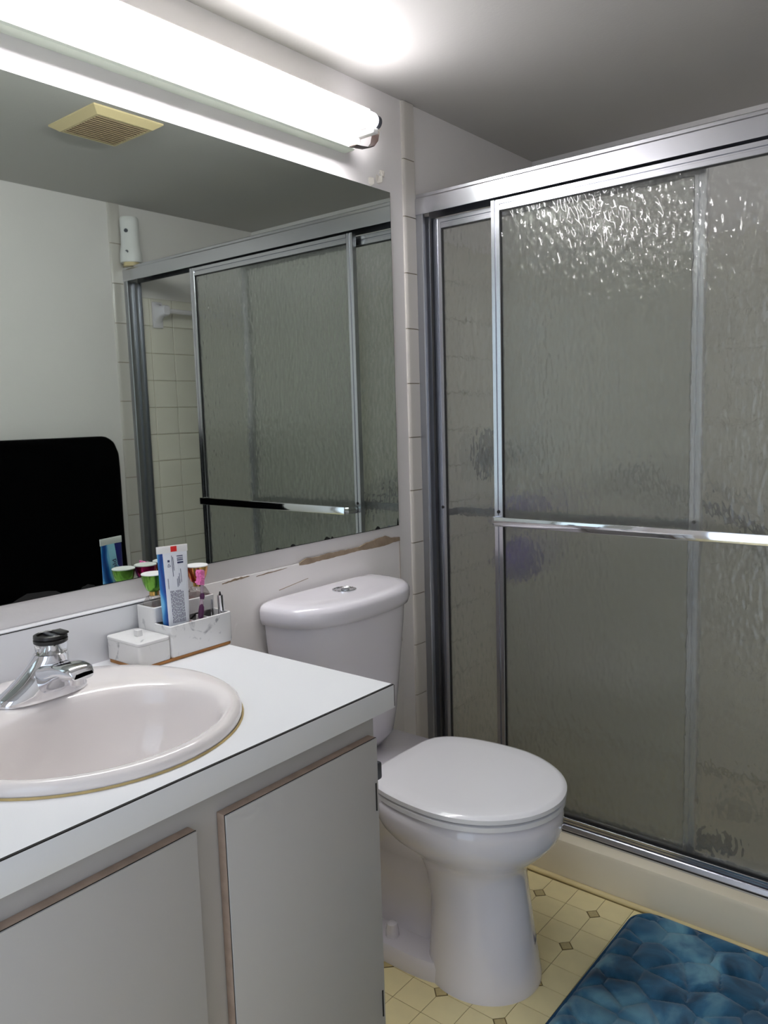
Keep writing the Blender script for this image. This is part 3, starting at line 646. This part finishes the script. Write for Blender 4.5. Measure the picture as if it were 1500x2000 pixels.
for a in range(3):
    c = (tcy-.0095, .972); p0 = [(c[0]+.0035*math.cos(2*PI*(a+i)/3+PI/2), c[1]+.0035*math.sin(2*PI*(a+i)/3+PI/2)) for i in (0, 1)]
    for f0, f1 in ((0, .75),):
        y_, z_ = p0[0]; y2, z2 = p0[0][0]+(p0[1][0]-p0[0][0])*f1, p0[0][1]+(p0[1][1]-p0[0][1])*f1
        n_ = Vector((-(z2-z_), y2-y_)).normalized()*.0005
        q = [(y_+n_.x, z_+n_.y), (y_-n_.x, z_-n_.y), (y2-n_.x, z2-n_.y), (y2+n_.x, z2+n_.y)]
        bm.faces.new([bm.verts.new((tx_at(p[1])-.0001+.0002, p[0], p[1])) for p in q])
strip(bm, tcy-.0095, .979, .983, .0042)
obj('recycling_mark', bm, m_ink, TP, smooth=False)
def lettering(txt, size, Mx, m, parent, name='lettering', shear=.0):
    cu = bpy.data.curves.new(name, 'FONT'); cu.body = txt; cu.size = size; cu.extrude = .0001; cu.align_x = 'CENTER'; cu.align_y = 'CENTER'; cu.shear = shear; cu.offset = .00012
    t = bpy.data.objects.new(name, cu); COL.objects.link(t); dg = bpy.context.evaluated_depsgraph_get()
    me = bpy.data.meshes.new_from_object(t.evaluated_get(dg)); bpy.data.objects.remove(t); me.transform(Mx)
    bm = bmesh.new(); bm.from_mesh(me); bpy.data.meshes.remove(me)
    return obj(name, bm, m, parent, smooth=False)
# printed side faces -x; reads downwards from the crimp
Mx = Matrix(((0, 0, -1, tcx-.0135), (1, 0, 0, 0), (0, 1, 0, 0), (0, 0, 0, 1)))
ex = Vector((0, 0, -1)); ez = Vector((-1, 0, 0)); ey = ez.cross(ex)
def frame(ex, ey, ez, p): return Matrix(((ex.x, ey.x, ez.x, p[0]), (ex.y, ey.y, ez.y, p[1]), (ex.z, ey.z, ez.z, p[2]), (0, 0, 0, 1)))
tilt = Matrix.Rotation(math.atan2(.0155, .13), 3, 'Y')
ex2 = Vector((-.0155, 0, -.13)).normalized(); ey2 = Vector((0, ey.y, 0)); ez2 = ex2.cross(ey2)
lettering('blend-a-med', .0165, frame(ex2, ey2, ez2, (tcx-.0128, tcy-.002, .925)), m_ink, TP, shear=.15)
TP.rotation_euler = (0, 0, math.radians(-15))

# toothbrush leaning in the front tray
TBh = anchor('toothbrush', (.122, -.866, .81), 'clear and purple toothbrush with pink bristles leaning in the caddy', 'toothbrush')
a_, b_ = Vector((.121, -.862, .808)), Vector((.098, -.823, .948))
ax = (b_-a_).normalized()
def on(f, off=0.0): return a_+(b_-a_)*f+Vector((.012*math.sin(f*PI)*.3, 0, 0))
hd = mat('brush_handle_plastic', (206, 186, 196), .15, trans=.35); pd = mat('brush_purple_grip', (78, 32, 72), .4)
pts = [on(f) for f in np.linspace(0, 1, 14)]
obj('handle', tube(pts, [.0035, .0052, .0058, .0060, .006, .0056, .005, .0042, .0034, .003, .003, .0042, .0052, .003], None, 12), hd, TBh)
obj('grip', tube([on(f)+Vector((.002, -.001, 0)) for f in (.30, .36, .43, .5, .54)], [.002, .0052, .0058, .0052, .002], None, 12), pd, TBh)
obj('grip', tube([on(f)+Vector((.0012, 0, 0)) for f in (.60, .64, .68)], [.0042, .0052, .0038], None, 12), pd, TBh)
bm = bmesh.new(); out = Vector((.35, -.9, .05)); out = (out-ax*out.dot(ax)).normalized(); sd = ax.cross(out)
for i in range(9):
    for j in range(4):
        p = on(.80+.022*i)+sd*((j-1.5)*.0027); h = .0150+random.uniform(-.002, .002)
        tube([p, p+out*h+sd*random.uniform(-.001, .001)], [.0015, .0022], bm, 6)
obj('bristles', bm, mat('pink_bristles', (238, 128, 190), .6), TBh, label='pink bristles')
# slim metal tube and tweezers
LP = anchor('metal_cosmetic_tube', (.122, -.798, .8045), 'slim polished metal cosmetic tube standing in the right end of the caddy', 'cosmetic tube')
obj('tube_body', tube([(.122, -.798, .8045), (.119, -.799, .894)], .0064, None, 20), m_chrome, LP); obj('tube_tip', tube([(.119, -.799, .894), (.1185, -.7985, .901)], [.0025, .0012], None, 10), m_dark, LP)
TW = anchor('tweezers', (.108, -.812, .805), 'thin metal tweezers leaning in the caddy beside the cosmetic tube', 'tweezers')
for s in (-1, 1): obj('arm', tube([(.104, -.8095+s*.0005, .885), (.106, -.811+s*.003, .85), (.112, -.814+s*.002, .805)], 0, None, 8, True, (.0022, .0005, (1, 0, 0))), m_chrome, TW)

# perfume bottles with flared metallic caps, in the back tray
def bottle(y, a, b_, label, liq, x=.055):
    z = zb+.0045
    d = anchor('perfume_bottle', (x, y, z), label, 'bottle', 'perfume bottles in the caddy')
    h = .0175
    obj('flask', loft([rrect(x-h, x+h, y-h, y+h, .004, z), rrect(x-h, x+h, y-h, y+h, .004, .893), rrect(x-.012, x+.012, y-.012, y+.012, .004, .906), rrect(x-.007, x+.007, y-.007, y+.007, .003, .909)]), m_bglass, d, angle=40)
    obj('perfume', loft([rrect(x-h+.004, x+h-.004, y-h+.004, y+h-.004, .003, z+.005), rrect(x-h+.004, x+h-.004, y-h+.004, y+h-.004, .003, .872)]), mat('perfume_liquid', liq, .15), d)
    obj('collar', lathe([(.0095, .9085), (.0095, .916), (.009, .9165)], (x, y, 0), 'z', 24), m_gold, d)
    c = obj('cap', lathe([(.0105, .9166), (.0140, .919), (.0195, .932), (.0222, .944), (.0228, .950)], (x, y, 0), 'z', 36), metallic_cap('metallic_cap', a, b_), d)
    obj('cap_top', lathe([(.0229, .9500), (.0232, .9515), (.0221, .9526), (.0219, .9522), (.004, .9522)], (x, y, 0), 'z', 36), m_white, c)
bottle(-.9105, (120, 176, 70), (70, 110, 40), 'perfume bottle with metallic green flared cap, nearest the lidded box', (206, 196, 120), .056)
bottle(-.860, (200, 24, 110), (120, 8, 60), 'perfume bottle with metallic magenta flared cap, middle of the three', (190, 20, 60), .054)
bottle(-.8090, (200, 26, 30), (208, 176, 96), 'perfume bottle with red and gold flared cap, nearest the toilet', (180, 18, 26), .0615)

# ================================================================ bath mat
MA = anchor('bath_mat', (.98, -.45, 0), 'plush blue cobblestone-quilted bath mat on the vinyl floor by the shower', 'bath mat')
mw, mh = .62, .92; ang = -math.radians(.4); c0 = Vector((.685, -.004, .0008))
nx_, ny_ = 170, 250
cen = []
px, py = .098, .078
for j in range(-1, int(mh/py)+2):
    for i in range(-1, int(mw/px)+2):
        cen.append(((i+.5*(j % 2))*px+rng.uniform(-.016, .016), j*py+rng.uniform(-.012, .012)))
        if rng.random() < .22: cen.append(((i+.5+.5*(j % 2))*px+rng.uniform(-.01, .01), (j+.5)*py+rng.uniform(-.008, .008)))
cen = np.array(cen)
gx, gy = np.meshgrid(np.linspace(0, mw, nx_), np.linspace(0, mh, ny_), indexing='ij')
d = np.sqrt((gx[..., None]-cen[:, 0])**2+((gy[..., None]-cen[:, 1])*1.12)**2); d.sort(axis=2)
g = np.clip((d[..., 1]-d[..., 0])/.050, 0, 1); hgt = .012+.013*np.sqrt(1-(1-g)**2)
edge = np.minimum.reduce([gx, mw-gx, gy, mh-gy]); hgt = .006+(hgt-.006)*np.clip(edge/.02, 0, 1)**.6
rc = .055
bm = bmesh.new(); VV = {}
def mw_pt(x, y, z):   # mat coordinates: x to the right, y toward the camera
    return Vector((c0.x+x*math.cos(ang)+y*math.sin(ang)*1.0, c0.y+x*math.sin(ang)-y*math.cos(ang), c0.z+z))
def corner(x, y):
    ex_ = max(0, rc-x, x-(mw-rc)); ey_ = max(0, rc-y, y-(mh-rc))
    if ex_ > 0 and ey_ > 0:
        r_ = max(ex_, ey_)/math.hypot(ex_, ey_); cx_ = min(max(x, rc), mw-rc); cy_ = min(max(y, rc), mh-rc); return cx_+(x-cx_)*r_, cy_+(y-cy_)*r_
    return x, y
for i in range(nx_):
    for j in range(ny_):
        x, y = corner(gx[i, j], gy[i, j]); VV[i, j] = bm.verts.new(mw_pt(x, y, hgt[i, j]))
for i in range(nx_-1):
    for j in range(ny_-1): bm.faces.new((VV[i, j], VV[i+1, j], VV[i+1, j+1], VV[i, j+1]))
def plush():
    m = mat('blue_plush', (40, 90, 128), 1.0, bump=.5, bscale=700, sheen=.35, spec=.1); nt = m.node_tree; b = nt.nodes['Principled BSDF']; L = nt.links.new
    tc = [n for n in nt.nodes if n.type == 'TEX_COORD'][0]
    n = nt.nodes.new('ShaderNodeTexNoise'); n.inputs['Scale'].default_value = 9; n.inputs['Detail'].default_value = 4; n.inputs['Distortion'].default_value = .8; L(tc.outputs['Object'], n.inputs['Vector'])
    r = nt.nodes.new('ShaderNodeValToRGB'); e = r.color_ramp.elements; e[0].position = .34; e[0].color = (*lin((22, 60, 86)), 1); e[1].position = .66; e[1].color = (*lin((104, 152, 172)), 1); x = e.new(.5); x.color = (*lin((48, 98, 130)), 1)
    L(n.outputs['Fac'], r.inputs[0]); L(r.outputs[0], b.inputs['Base Color']); return m
obj('plush_top', bm, plush(), MA, angle=80)
per = []
for cx_, cy_, a0 in ((rc, rc, PI), (mw-rc, rc, 1.5*PI), (mw-rc, mh-rc, 0), (rc, mh-rc, PI/2)):
    for k in range(9): a = a0+PI/2*k/8; per.append((cx_+rc*math.cos(a), cy_+rc*math.sin(a)))
per.append(per[0])
obj('edge_binding', tube([mw_pt(x, y, .0052) for x, y in per], .005, None, 8, False), mat('blue_binding', (34, 78, 112), .9), MA)
